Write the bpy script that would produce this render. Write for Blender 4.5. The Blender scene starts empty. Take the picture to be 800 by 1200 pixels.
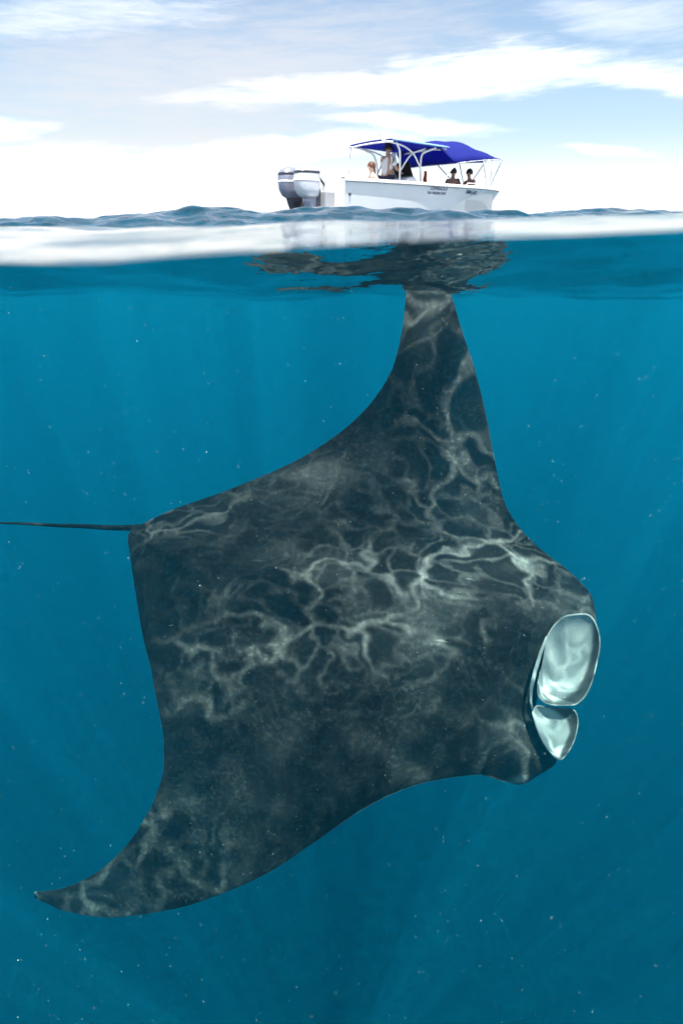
import bpy, bmesh, math, random
import numpy as np
from mathutils import Vector, Matrix, Euler
random.seed(7); np.random.seed(7)
scene = bpy.context.scene
COL = scene.collection
R = math.radians

# ------------------------------------------------------------------ camera
FPX = 700.0                       # focal length in photo pixels (800 x 1200)
PITCH = math.atan(342.0 / FPX)    # the horizon lies at photo row 258
cam_data = bpy.data.cameras.new("camera")
cam_data.sensor_fit = 'VERTICAL'; cam_data.sensor_height = 24.0
cam_data.lens = 24.0 * FPX / 1200.0
cam_data.clip_start = 0.02; cam_data.clip_end = 20000
cam_data.dof.use_dof = True; cam_data.dof.focus_distance = 4.2; cam_data.dof.aperture_fstop = 2.4
cam = bpy.data.objects.new("camera", cam_data); COL.objects.link(cam)
cam.location = (0, 0, 0); cam.rotation_euler = (math.pi/2 - PITCH, 0, 0)
scene.camera = cam
CF = Vector((0, math.cos(PITCH), -math.sin(PITCH))); CU = Vector((0, math.sin(PITCH), math.cos(PITCH))); CR = Vector((1, 0, 0))
def ray(px, py): return CF + CR*((px-400)/FPX) + CU*((600-py)/FPX)
def at(px, py, D): return ray(px, py)*D                 # D = depth along the camera axis
def at_y(px, py, Y):
    r = ray(px, py); return r*(Y/r.y)
def az_el(px, py):
    r = ray(px, py); return math.degrees(math.atan2(r.x, r.y)), math.degrees(math.atan2(r.z, math.hypot(r.x, r.y)))

# ------------------------------------------------------------------ light
SUN_EL, SUN_AZ = 72.0, 176.0      # nearly overhead, a little behind the camera
sun_data = bpy.data.lights.new("sun", 'SUN'); sun_data.energy = 5.0; sun_data.angle = R(0.5); sun_data.color = (1.0, 0.96, 0.9)
sun = bpy.data.objects.new("sun", sun_data); COL.objects.link(sun)
sd = Vector((math.sin(R(SUN_AZ))*math.cos(R(SUN_EL)), math.cos(R(SUN_AZ))*math.cos(R(SUN_EL)), math.sin(R(SUN_EL))))
sun.rotation_euler = sd.to_track_quat('Z', 'Y').to_euler(); sun.location = sd*60
scene.view_settings.view_transform = 'Standard'; scene.view_settings.look = 'None'
scene.view_settings.exposure = 1.08; scene.view_settings.gamma = 1.0; scene.view_settings.use_curve_mapping = False
cy = scene.cycles
cy.use_denoising = True
cy.max_bounces = 6; cy.use_adaptive_sampling = True; cy.adaptive_threshold = 0.03; cy.adaptive_min_samples = 16; cy.diffuse_bounces = 2; cy.glossy_bounces = 4; cy.transmission_bounces = 4; cy.volume_bounces = 1; cy.transparent_max_bounces = 16
cy.use_light_tree = False
cy.sample_clamp_indirect = 6.0

class NT:
    """small helper that writes node graphs as expressions"""
    def __init__(s, tree): s.t = tree; s.n = tree.nodes; s.l = tree.links
    def new(s, typ, **kw):
        n = s.n.new(typ)
        for k, v in kw.items(): setattr(n, k, v)
        return n
    def put(s, sock, v):
        if isinstance(v, bpy.types.NodeSocket): s.l.new(v, sock)
        else: sock.default_value = v
    def m(s, op, a, b=0.0, c=0.0, clamp=False):
        n = s.new('ShaderNodeMath', operation=op, use_clamp=clamp)
        s.put(n.inputs[0], a); s.put(n.inputs[1], b)
        if len(n.inputs) > 2: s.put(n.inputs[2], c)
        return n.outputs[0]
    def step(s, x, a, b, lo=0.0, hi=1.0):
        n = s.new('ShaderNodeMapRange', interpolation_type='SMOOTHSTEP')
        s.put(n.inputs['Value'], x); s.put(n.inputs['From Min'], a); s.put(n.inputs['From Max'], b)
        s.put(n.inputs['To Min'], lo); s.put(n.inputs['To Max'], hi)
        return n.outputs['Result']
    def mix(s, f, a, b):
        n = s.new('ShaderNodeMix', data_type='RGBA')
        s.put(n.inputs[0], f); s.put(n.inputs[6], a); s.put(n.inputs[7], b)
        return n.outputs[2]
    def vec(s, op, a, b=(0, 0, 0), scale=1.0):
        n = s.new('ShaderNodeVectorMath', operation=op)
        s.put(n.inputs[0], a); s.put(n.inputs[1], b)
        if 'Scale' in n.inputs: s.put(n.inputs['Scale'], scale)
        return n.outputs[0]
    def xyz(s, x, y, z=0.0):
        n = s.new('ShaderNodeCombineXYZ'); s.put(n.inputs[0], x); s.put(n.inputs[1], y); s.put(n.inputs[2], z); return n.outputs[0]
    def noise(s, v, scale, detail=3.0, rough=0.5, out=0, dist=0.0, dim='3D'):
        n = s.new('ShaderNodeTexNoise', noise_dimensions=dim); s.put(n.inputs['Vector'], v); s.put(n.inputs['Scale'], scale)
        s.put(n.inputs['Detail'], detail); s.put(n.inputs['Roughness'], rough); s.put(n.inputs['Distortion'], dist)
        return n.outputs[out]
    def edge(s, v, scale, rnd=1.0):
        n = s.new('ShaderNodeTexVoronoi', feature='DISTANCE_TO_EDGE', voronoi_dimensions='2D'); s.put(n.inputs['Vector'], v); s.put(n.inputs['Scale'], scale); s.put(n.inputs['Randomness'], rnd)
        return n.outputs['Distance']

# ------------------------------------------------------------------ sky
world = bpy.data.worlds.new("World"); scene.world = world; world.use_nodes = True
w = NT(world.node_tree); w.n.clear()
sky = w.new('ShaderNodeTexSky', sky_type='NISHITA', sun_disc=False, sun_elevation=R(SUN_EL), sun_rotation=R(SUN_AZ), air_density=1.0, dust_density=1.2, ozone_density=2.0)
geo = w.new('ShaderNodeTexCoord'); gdir = geo.outputs['Generated']
sx = w.new('ShaderNodeSeparateXYZ'); w.put(sx.inputs[0], gdir)
X, Y, Z = sx.outputs
AZ = w.m('MULTIPLY', w.m('ARCTAN2', X, Y), 57.29578)
EL = w.m('MULTIPLY', w.m('ARCSINE', Z), 57.29578)
# cloud coordinates: azimuth / elevation, stretched sideways as high thin cloud seen edge on
cpos = w.xyz(w.m('MULTIPLY', AZ, 0.045), w.m('MULTIPLY', EL, 0.16), 0.0)
warp = w.noise(cpos, 1.6, 5, 0.55, out=1)
wsep = w.new('ShaderNodeSeparateXYZ'); w.put(wsep.inputs[0], warp)
wx = w.m('SUBTRACT', wsep.outputs[0], 0.5); wy = w.m('SUBTRACT', wsep.outputs[1], 0.5)
AZw = w.m('MULTIPLY_ADD', wx, 9.0, AZ); ELw = w.m('MULTIPLY_ADD', wy, 2.6, EL)
fine = w.noise(w.xyz(w.m('MULTIPLY', AZ, 0.10), w.m('MULTIPLY_ADD', AZ, -0.03, w.m('MULTIPLY', EL, 0.75)), 3.0), 2.0, 8, 0.66, dist=0.4)
def streak(x0, y0, x1, y1, half, soft=1.0, up=0.0):
    """a soft lens of cloud between two directions (given as photo pixels), half = half thickness in degrees"""
    a0, e0 = az_el(x0, y0); a1, e1 = az_el(x1, y1)
    ac, wd = (a0+a1)/2, abs(a1-a0)/2
    sl = (e1-e0)/(a1-a0)
    u = w.m('DIVIDE', w.m('SUBTRACT', AZw, ac), wd)
    ec = w.m('MULTIPLY_ADD', w.m('SUBTRACT', AZw, ac), sl, (e0+e1)/2 + up)
    v = w.m('DIVIDE', w.m('SUBTRACT', ELw, ec), half)
    r2 = w.m('ADD', w.m('MULTIPLY', u, u), w.m('MULTIPLY', v, v))
    r2 = w.m('ADD', r2, w.m('MULTIPLY', w.m('SUBTRACT', fine, 0.5), 3.0))
    return w.m('POWER', w.step(r2, 2.1, 0.2-soft), 1.3)
def union(lst):
    o = lst[0]
    for q in lst[1:]: o = w.m('MAXIMUM', o, q)
    return o
bright = union([
    streak(250, 114, 765, 68, 0.95, 0.55), streak(450, 92, 715, 66, 1.5, 0.45), streak(690, 72, 860, 98, 0.8, 0.9),
    streak(160, 195, 470, 160, 1.1, 0.5), streak(-60, 205, 130, 190, 1.2, 0.6), streak(-80, 160, 50, 150, 0.8, 0.8),
    streak(390, 135, 565, 152, 0.5, 0.9), w.m('MULTIPLY', streak(-60, 18, 250, 5, 1.0, 0.9), 0.55), w.m('MULTIPLY', streak(640, 3, 840, 25, 1.1, 1.0), 0.5),
    streak(640, 176, 760, 180, 0.35, 1.0)])
veil_lane = union([streak(-100, 120, 560, 60, 4.6, 0.95), streak(-40, 175, 420, 140, 2.2, 0.9)])
general = w.step(w.noise(cpos, 1.1, 6, 0.58), 0.36, 0.66)
general = w.m('MULTIPLY', general, w.step(EL, 13.5, 22.0))          # the rest of the sky carries the same broken cloud
sky_scale = w.vec('MULTIPLY', sky.outputs[0], (1.25, 1.22, 1.15))
hz = w.step(EL, 7.0, -0.5)                                       # milky air low over the sea
c1 = w.mix(w.m('MULTIPLY', veil_lane, w.m('MULTIPLY_ADD', fine, 0.8, 0.50), clamp=True), sky_scale, (5.5, 5.5, 5.75, 1))
c2 = w.mix(w.m('MULTIPLY', w.m('POWER', hz, 1.3), 0.97), c1, (9.2, 9.2, 9.4, 1))
c3 = w.mix(w.m('MULTIPLY', general, 0.8), c2, (8.6, 8.6, 8.8, 1))
c4 = w.mix(w.m('MULTIPLY', bright, 0.82), c3, (9.6, 9.5, 9.35, 1))
below = w.step(EL, -3.0, 0.0)
c5 = w.mix(below, (0.05, 0.25, 0.4, 1), c4)
bg = w.new('ShaderNodeBackground'); w.put(bg.inputs[0], c5); bg.inputs[1].default_value = 0.077
wo = w.new('ShaderNodeOutputWorld'); w.l.new(bg.outputs[0], wo.inputs[0])

# ------------------------------------------------------------------ helpers
def tag(o, label=None, cat=None, group=None, kind=None):
    for k, v in (('label', label), ('category', cat), ('group', group), ('kind', kind)):
        if v: o[k] = v
    return o
def link(name, me, mat=None, parent=None, smooth=True):
    o = bpy.data.objects.new(name, me); COL.objects.link(o)
    if mat: me.materials.append(mat)
    if parent: o.parent = parent
    if smooth:
        for p in me.polygons: p.use_smooth = True
    return o
def pydata(name, V, F):
    me = bpy.data.meshes.new(name); me.from_pydata([tuple(v) for v in V], [], F); me.update(); return me
def empty(name, loc, rz=0.0):
    o = bpy.data.objects.new(name, None); COL.objects.link(o); o.location = loc; o.rotation_euler = (0, 0, rz); o.empty_display_size = 0.2; return o
def mat(name, rgb, rough=0.5, metal=0.0, spec=0.5, vary=0.12, scale=6.0, bump=0.0, sss=0.0):
    m = bpy.data.materials.new(name); m.use_nodes = True; t = NT(m.node_tree); b = t.n['Principled BSDF']
    co = t.new('ShaderNodeTexCoord').outputs['Object']
    nz = t.noise(co, scale, 4, 0.6)
    lo = tuple(c*(1-vary) for c in rgb)+(1,); hi = tuple(min(1, c*(1+vary)) for c in rgb)+(1,)
    t.put(b.inputs['Base Color'], t.mix(nz, lo, hi)); t.put(b.inputs['Roughness'], t.step(nz, 0.2, 0.8, max(0.02, rough-0.08), rough+0.08))
    b.inputs['Metallic'].default_value = metal; b.inputs['Specular IOR Level'].default_value = spec
    if bump:
        bn = t.new('ShaderNodeBump'); bn.inputs['Strength'].default_value = bump; bn.inputs['Distance'].default_value = 0.01
        t.put(bn.inputs['Height'], t.noise(co, scale*6, 3)); t.put(b.inputs['Normal'], bn.outputs[0])
    return m
def hermite(xs, ys):
    xs = np.array(xs, float); ys = np.array(ys, float)
    d = np.diff(ys)/np.diff(xs); m = np.zeros_like(ys)
    m[0], m[-1] = d[0], d[-1]
    for i in range(1, len(xs)-1):
        m[i] = 0 if d[i-1]*d[i] <= 0 else 2*d[i-1]*d[i]/(d[i-1]+d[i])
    def f(x):
        x = np.clip(x, xs[0], xs[-1]); i = np.clip(np.searchsorted(xs, x)-1, 0, len(xs)-2)
        h = xs[i+1]-xs[i]; t = (x-xs[i])/h
        return ((2*t**3-3*t**2+1)*ys[i] + (t**3-2*t**2+t)*h*m[i] + (-2*t**3+3*t**2)*ys[i+1] + (t**3-t**2)*h*m[i+1])
    return f

# ------------------------------------------------------------------ sea
FRONT = 0.35           # the camera sits in a dry pocket; the water starts at this distance
def tan_row(py): return math.tan(math.atan((600-py)/FPX) - PITCH)      # height per metre of distance for a photo row
edge_px = [-200, 0, 100, 200, 300, 400, 500, 600, 800, 1000]
edge_py = [300, 307, 309, 301, 295, 287, 281, 276, 268, 262]
def px_to_x(px, Y): return (px-400)/FPX*Y*0.92
edge_f = hermite([px_to_x(p, FRONT) for p in edge_px], [FRONT*tan_row(q) for q in edge_py])
crest_f = hermite([px_to_x(p, 0.85) for p in edge_px], [0.85*tan_row(q-c) for q, c in zip(edge_py, (26, 30, 32, 30, 28, 26, 25, 23, 19, 17))])
trough_f = hermite([px_to_x(p, 4.3) for p in (-200, 0, 200, 500, 650, 800, 1000)], [4.3*tan_row(q) for q in (334, 340, 344, 344, 347, 349, 350)])
far_px = [-300, 0, 60, 120, 200, 260, 350, 430, 500, 560, 600, 640, 700, 760, 800, 1100]
far_py = [266, 265, 262, 257, 252, 251, 254, 256, 255, 255, 257, 254, 254, 256, 258, 260]
far_f = hermite([px_to_x(p, 10.0) for p in far_px], [10.0*tan_row(q) for q in far_py])
waves = []
rng = np.random.RandomState(3)
for k in range(46):
    lam = 0.16*(1.115**k)                       # wavelengths 0.16 m ... 21 m
    th = rng.normal(0.55, 0.65)
    waves.append((lam, 2*math.pi/lam*math.sin(th), 2*math.pi/lam*math.cos(th), rng.rand()*6.283, rng.uniform(0.7, 1.3)))
def sea_z(x, y):
    x = np.asarray(x, float); y = np.asarray(y, float)
    e, c, t, f = edge_f(x), crest_f(x), trough_f(x), far_f(x)
    ys = [FRONT, 0.85, 1.5, 1.9, 2.35, 2.9, 3.65, 4.3, 5.3, 6.6, 8.2, 10.0, 12.5, 15.5]
    zs = [e, c, -0.035+0.5*c, 0.21*t, 0.53*t, 0.66*t, 0.83*t, t, 0.90*t, 0.50*t, 0.45*f-0.02, f, 0.35*f-0.08, -0.13+0*f]
    z = np.array(zs[-1], float)
    ms = []
    for i in range(len(ys)):
        if i == 0: ms.append((zs[1]-zs[0])/(ys[1]-ys[0]))
        elif i == len(ys)-1: ms.append(0*f)
        else: ms.append(0.5*((zs[i+1]-zs[i])/(ys[i+1]-ys[i])+(zs[i]-zs[i-1])/(ys[i]-ys[i-1])))
    ms[7] = 0*f; ms[11] = 0*f; ms[1] = 0.02+0*f
    for i in range(len(ys)-1):
        a, b = ys[i], ys[i+1]; h = b-a; q = np.clip((y-a)/h, 0, 1)
        zz = ((2*q**3-3*q**2+1)*zs[i] + (q**3-2*q**2+q)*h*ms[i] + (-2*q**3+3*q**2)*zs[i+1] + (q**3-q**2)*h*ms[i+1])
        z = np.where((y >= a) & (y < b), zz, z)
    z = np.where(y < FRONT, e, z)
    r = np.hypot(x, y)
    for lam, kx, ky, ph, am in waves:
        near = np.clip((y-0.5)/0.9, 0.12, 1); far = np.clip((r-5.5)/3.0, 0, 1)
        fade = np.clip((lam*55-r)/(lam*25), 0, 1)                # short waves end where the grid cannot carry them
        A = 0.0
        if lam < 1.3: A = A + 0.0046*lam**0.9*near*(1-far)
        A = A + (0.0070*lam**0.9*(1.7 if lam < 0.9 else 1.0) if lam < 1.5 else 0.0070*1.5**0.9*(lam/1.5)**0.15)*far*(0.9 if lam > 0.35 else 0.8)
        p = kx*x+ky*y+ph
        s = np.sin(p)
        z = z + A*am*fade*(s + 0.25*np.cos(2*p))
    return z
def lines(seg):
    out = []
    for a, b, s0, s1 in seg:
        n = max(2, int(round((b-a)/((s0+s1)/2)))); k = np.linspace(0, 1, n+1)[:-1]
        # spacing grows evenly from s0 to s1
        out += list(a+(b-a)*((2*s0*k+(s1-s0)*k*k)/(s0+s1)))
    return out
PX0, PX1, PY0 = -2.0, 2.0, -0.8
xr = lines([(0, 0.5, 0.016, 0.03), (0.5, 2.0, 0.03, 0.035), (2.0, 6.5, 0.035, 0.06), (6.5, 14, 0.06, 0.25), (14, 60, 0.25, 3), (60, 600, 3, 60), (600, 6000, 60, 900)])+[6000.0]
xs = np.array(sorted([-v for v in xr if v > 0])+xr)
ysl = lines([(-6000, -300, 900, 60), (-300, -20, 60, 4), (-20, PY0, 4, 0.5), (PY0, FRONT, 0.4, 0.2), (FRONT, 2, 0.016, 0.03), (2, 6, 0.03, 0.035), (6, 13, 0.035, 0.06), (13, 24, 0.06, 0.2), (24, 90, 0.2, 2), (90, 800, 2, 60), (800, 9000, 60, 1500)])+[9000.0]
ys_ = np.array(ysl)
nx, ny = len(xs), len(ys_)
GX, GY = np.meshgrid(xs, ys_)
GZ = sea_z(GX, GY)
V = np.stack([GX.ravel(), GY.ravel(), GZ.ravel()], 1).tolist()
ix0, ix1 = int(np.argmin(abs(xs-PX0))), int(np.argmin(abs(xs-PX1)))
iy0, iy1 = int(np.argmin(abs(ys_-PY0))), int(np.argmin(abs(ys_-FRONT)))
F, clear = [], []
for j in range(ny-1):
    for i in range(nx-1):
        if ix0 <= i < ix1 and iy0 <= j < iy1: continue
        a = j*nx+i; F.append((a, a+1, a+nx+1, a+nx)); clear.append(0.0)
def wall(ring, zb, flip):
    base = len(V)
    for q in ring: V.append([V[q][0], V[q][1], zb])
    n = len(ring)
    for k in range(n):
        a, b = ring[k], ring[(k+1) % n]; f = (a, base+k, base+(k+1) % n, b)
        F.append(f if not flip else f[::-1]); clear.append(1.0)
    cap = tuple(range(base, base+n))
    return cap
used_ring = [iy0*nx+i for i in range(ix0, ix1)]+[j*nx+ix1 for j in range(iy0, iy1)]+[iy1*nx+i for i in range(ix1, ix0, -1)]+[j*nx+ix0 for j in range(iy1, iy0, -1)]
cap = wall(used_ring, -1.6, True); F.append(cap); clear.append(1.0)
outer = [i for i in range(nx-1)]+[j*nx+nx-1 for j in range(ny-1)]+[(ny-1)*nx+i for i in range(nx-1, 0, -1)]+[j*nx for j in range(ny-1, 0, -1)]
cap = wall(outer, -42.0, False); F.append(cap[::-1]); clear.append(1.0)
sea_me = bpy.data.meshes.new("sea"); sea_me.from_pydata(V, [], F); sea_me.update()
att = sea_me.attributes.new("clear_side", 'FLOAT', 'FACE'); att.data.foreach_set('value', clear)
sea_me.polygons.foreach_set('use_smooth', [True]*len(clear))   # all smooth: one shader id for every face of the volume
bm = bmesh.new(); bm.from_mesh(sea_me)
loose = [v for v in bm.verts if not v.link_faces]
bmesh.ops.delete(bm, geom=loose, context='VERTS')
cl_ = bm.faces.layers.float["clear_side"]
for e in bm.edges:
    fs = e.link_faces
    if len(fs) == 2 and (fs[0][cl_] + fs[1][cl_] > 0.5) and fs[0].normal.dot(fs[1].normal) < 0.7: e.smooth = False
bm.to_mesh(sea_me); bm.free()

OFFX = 14.6
wm = bpy.data.materials.new("sea_water"); wm.use_nodes = True; t = NT(wm.node_tree); t.n.clear()
pos = t.new('ShaderNodeNewGeometry').outputs['Position']
bmp = t.new('ShaderNodeBump'); bmp.inputs['Strength'].default_value = 0.35; bmp.inputs['Distance'].default_value = 0.014
t.put(bmp.inputs['Height'], t.m('ADD', t.noise(pos, 9.0, 2, 0.55, dim='2D'), t.m('MULTIPLY', t.noise(pos, 2.6, 1, 0.5, dim='2D'), 2.0)))
fr = t.new('ShaderNodeFresnel'); fr.inputs['IOR'].default_value = 1.333; t.put(fr.inputs['Normal'], bmp.outputs[0])
gl = t.new('ShaderNodeBsdfGlossy'); gl.inputs['Color'].default_value = (1, 1, 1, 1); gl.inputs['Roughness'].default_value = 0.03; t.put(gl.inputs['Normal'], bmp.outputs[0])
# caustic net painted into the surface's transparency colour, standing in for refraction focusing
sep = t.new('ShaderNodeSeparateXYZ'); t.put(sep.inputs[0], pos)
flat = t.xyz(t.m('ADD', sep.outputs[0], OFFX), t.m('MULTIPLY', sep.outputs[1], 1.65), 0.0)       # squeezed in depth so the painted net stretches less on steep surfaces
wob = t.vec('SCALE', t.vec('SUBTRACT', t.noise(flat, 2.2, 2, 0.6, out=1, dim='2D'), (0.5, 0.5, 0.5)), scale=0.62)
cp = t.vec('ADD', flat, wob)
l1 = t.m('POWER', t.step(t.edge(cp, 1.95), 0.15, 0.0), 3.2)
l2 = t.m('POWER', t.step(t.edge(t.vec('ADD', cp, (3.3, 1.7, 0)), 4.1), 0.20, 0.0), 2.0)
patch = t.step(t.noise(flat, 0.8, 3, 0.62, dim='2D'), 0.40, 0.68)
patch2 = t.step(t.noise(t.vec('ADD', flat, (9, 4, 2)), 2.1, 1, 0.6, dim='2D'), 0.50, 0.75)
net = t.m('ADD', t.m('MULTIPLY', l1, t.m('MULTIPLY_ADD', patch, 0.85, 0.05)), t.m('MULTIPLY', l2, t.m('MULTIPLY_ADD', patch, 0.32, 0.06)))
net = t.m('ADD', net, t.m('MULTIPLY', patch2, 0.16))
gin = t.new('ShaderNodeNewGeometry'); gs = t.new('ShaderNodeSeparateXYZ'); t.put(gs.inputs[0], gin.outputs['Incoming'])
steep = t.step(t.m('ABSOLUTE', gs.outputs[2]), 0.55, 0.90)      # painted net acts on steep rays only, hidden from grazing views above
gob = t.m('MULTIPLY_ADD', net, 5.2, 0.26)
broad = t.step(t.noise(flat, 0.55, 1, 0.5, dim='2D'), 0.33, 0.67, 0.50, 1.55)      # wide brighter and darker areas painted in too, for light shafts
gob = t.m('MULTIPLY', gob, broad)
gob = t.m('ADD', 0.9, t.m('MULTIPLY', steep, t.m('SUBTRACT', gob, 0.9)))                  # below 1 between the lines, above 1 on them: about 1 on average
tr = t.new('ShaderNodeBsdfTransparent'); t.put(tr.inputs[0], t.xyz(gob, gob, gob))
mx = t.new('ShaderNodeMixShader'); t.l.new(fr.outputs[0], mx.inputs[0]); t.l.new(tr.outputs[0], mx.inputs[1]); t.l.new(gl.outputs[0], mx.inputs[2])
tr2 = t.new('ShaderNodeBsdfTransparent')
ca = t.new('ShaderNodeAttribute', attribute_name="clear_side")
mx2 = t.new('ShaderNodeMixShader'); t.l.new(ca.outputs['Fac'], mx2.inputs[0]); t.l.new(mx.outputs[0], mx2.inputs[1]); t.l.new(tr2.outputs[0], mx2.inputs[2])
SCAT, ABSO, G = (0.0006, 0.0190, 0.0310), (0.105, 0.0195, 0.0095), 0.50
vs = t.new('ShaderNodeVolumeScatter'); ms_ = max(SCAT); vs.inputs['Color'].default_value = tuple(c/ms_ for c in SCAT)+(1,); vs.inputs['Density'].default_value = ms_; vs.inputs['Anisotropy'].default_value = G
va = t.new('ShaderNodeVolumeAbsorption'); ma_ = max(ABSO)*1.02; va.inputs['Color'].default_value = tuple(1-c/ma_ for c in ABSO)+(1,); va.inputs['Density'].default_value = ma_
ad = t.new('ShaderNodeAddShader'); t.l.new(vs.outputs[0], ad.inputs[0]); t.l.new(va.outputs[0], ad.inputs[1])
out = t.new('ShaderNodeOutputMaterial'); t.l.new(mx2.outputs[0], out.inputs['Surface']); t.l.new(ad.outputs[0], out.inputs['Volume'])
sea_me.materials.append(wm)
sea = bpy.data.objects.new("water", sea_me); COL.objects.link(sea); sea['kind'] = 'structure'
bed = link("seabed", pydata("seabed", [(-7000, -7000, -43), (7000, -7000, -43), (7000, 9500, -43), (-7000, 9500, -43)], [(0, 1, 2, 3)]), mat("seabed_silt", (0.03, 0.04, 0.04), 0.9, scale=0.1), smooth=False); bed['kind'] = 'structure'

# ------------------------------------------------------------------ manta ray
# sections from the upper wing tip to the lower one: trailing edge px, leading edge px, depth
SEC = [
 (489, 297, 497, 296, 3.42), (482, 312, 508, 310, 3.44), (476, 338, 526, 340, 3.48), (473, 372, 540, 384, 3.56), (462, 425, 558, 440, 3.66),
 (440, 465, 570, 490, 3.76), (410, 497, 579, 538, 3.85), (350, 538, 590, 586, 3.91), (262, 576, 613, 624, 3.95), (200, 598, 640, 649, 3.95),
 (173, 611, 668, 671, 3.92), (153, 621, 694, 702, 3.86), (150, 632, 698, 732, 3.82), (153, 655, 655, 764, 3.82), (157, 682, 634, 800, 3.79),
 (161, 708, 627, 835, 3.76), (165, 732, 642, 868, 3.74), (169, 752, 652, 891, 3.73), (173, 768, 630, 909, 3.72), (177, 784, 606, 920, 3.71),
 (182, 812, 566, 908, 3.70), (188, 842, 500, 917, 3.71), (192, 868, 462, 930, 3.73), (192, 897, 428, 947, 3.76), (183, 932, 370, 986, 3.82),
 (168, 962, 310, 1025, 3.88), (148, 991, 258, 1048, 3.94), (122, 1016, 205, 1065, 4.0), (92, 1034, 130, 1075, 4.06), (63, 1043, 78, 1068, 4.11), (40, 1045, 41, 1052, 4.14)]
S = np.array(SEC, float); ns = len(SEC); idx = np.arange(ns)
fT = [hermite(idx, S[:, k]) for k in range(5)]
NU, NV = 190, 84
uu = np.linspace(0, ns-1, NU); vv = 0.5-0.5*np.cos(np.linspace(0, math.pi, NV))
def manta_mid(u, v):
    tx, ty, lx, ly, D = [f(u) for f in fT]
    px = tx+(lx-tx)*v; py = ty+(ly-ty)*v
    # chordwise bow of the depth: head and tail set back a little, wings cupped
    g = np.exp(-((u-13.5)/4.5)**2)
    D = D + 0.10*g*(np.clip(0.25-v, 0, 1)*1.2 + np.clip(v-0.85, 0, 1)*0.8) + 0.05*(1-g)*np.sin(v*math.pi*2)*np.clip((u-19)/4, -1, 1)
    return px, py, D
UU, VV = np.meshgrid(uu, vv, indexing='ij')
PXg, PYg, Dg = manta_mid(UU, VV)
cf, cu = np.array(CF), np.array(CU)
def smooth_px(A, sig=30.0):
    """even out a field over the animal's outline, weighted by the area each sample stands for"""
    w_ = np.abs(np.gradient(PXg, axis=0)*np.gradient(PYg, axis=1)-np.gradient(PXg, axis=1)*np.gradient(PYg, axis=0))[::3, ::3].ravel()+0.02
    sx_, sy_, sa = PXg[::3, ::3].ravel(), PYg[::3, ::3].ravel(), A[::3, ::3].ravel()
    out_ = np.zeros_like(A)
    for i in range(A.shape[0]):
        k_ = np.exp(-((PXg[i][:, None]-sx_)**2+(PYg[i][:, None]-sy_)**2)/(2*sig*sig))*w_
        out_[i] = (k_@sa)/k_.sum(1)
    return out_
Dg = smooth_px(Dg)
def unproj(px, py, D):
    return (cf[None, None]+np.array([1., 0, 0])[None, None]*((px-400)/FPX)[..., None]+cu[None, None]*((600-py)/FPX)[..., None])*D[..., None]
M = unproj(PXg, PYg, Dg)
du = np.gradient(M, axis=0); dv = np.gradient(M, axis=1)
Nn = np.cross(du, dv); Nn /= np.linalg.norm(Nn, axis=2, keepdims=True)+1e-9
sgn = np.where((Nn*M).sum(2) > 0, -1.0, 1.0); Nn *= sgn[..., None]        # towards the camera = back of the animal
chord = np.hypot(fT[2](UU)-fT[0](UU), fT[3](UU)-fT[1](UU))*Dg/FPX
uf = np.linspace(0, ns-1, 420)
rim_pts = np.vstack([np.stack([fT[0](uf), fT[1](uf)], 1), np.stack([fT[2](uf), fT[3](uf)], 1)])
dmin = np.full(PXg.shape, 1e9)
for q in range(len(rim_pts)-1):                      # distance to the outline
    p0, p1 = rim_pts[q], rim_pts[q+1]
    if np.hypot(*(p1-p0)) > 60: continue
    e_ = p1-p0; L2 = max(1e-6, float(e_@e_)); tt_ = np.clip(((PXg-p0[0])*e_[0]+(PYg-p0[1])*e_[1])/L2, 0, 1)
    dmin = np.minimum(dmin, np.hypot(PXg-p0[0]-tt_*e_[0], PYg-p0[1]-tt_*e_[1]))
chord = smooth_px(chord, 24.0); half = np.clip(0.42*chord*FPX/Dg, 8, 125)
qd = np.clip(dmin/half, 0, 1); prof = np.sqrt(qd*(2-qd))**1.15
ax_ = np.array([640-165, 790-618.]); ax_ /= np.linalg.norm(ax_)
dist = (PXg-165)*(-ax_[1])+(PYg-618)*ax_[0]
body = np.exp(-(np.abs(dist)/np.where(dist > 0, 235.0, 150.0))**2.0)
T = prof*(0.030*chord + 0.33*body)*np.clip(np.minimum(UU, ns-1-UU)/1.2, 0, 1)**0.6
# shoulder ridge and small undulations of the skin
T = T*(1+0.03*np.sin(PXg*0.021+PYg*0.013)+0.02*np.sin(PXg*0.03-PYg*0.041))
view = -M/np.linalg.norm(M, axis=2, keepdims=True)
dirn = 0.04*Nn+0.96*view; dirn /= np.linalg.norm(dirn, axis=2, keepdims=True)
up_s = M+dirn*(T*0.72)[..., None]; lo_s = M-dirn*(T*0.38)[..., None]
Vm = up_s.reshape(-1, 3).tolist()+lo_s.reshape(-1, 3).tolist(); Fm = []
off = NU*NV
for i in range(NU-1):
    for j in range(NV-1):
        a = i*NV+j
        Fm.append((a, a+NV, a+NV+1, a+1)); Fm.append((off+a, off+a+1, off+a+NV+1, off+a+NV))
for i in (0, NU-1):
    for j in range(NV-1):
        a = i*NV+j; Fm.append((a, a+1, off+a+1, off+a))
white = np.zeros(2*off)
lower = np.ones((NU, NV))                                   # pale belly
rim = np.clip((VV-0.992)/0.006, 0, 1)*np.clip((UU-18.6)/0.5, 0, 1)*np.clip((24.0-UU)/1.0, 0, 1)
corner = np.clip(1-((PXg-601)**2/16**2+(PYg-911)**2/9**2), 0, 1)**0.5*0.5*np.clip((VV-0.955)/0.03, 0, 1)
white[:off] = np.maximum(rim, corner).ravel(); white[off:] = lower.ravel()
mm = pydata("manta_body", Vm, Fm)
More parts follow.
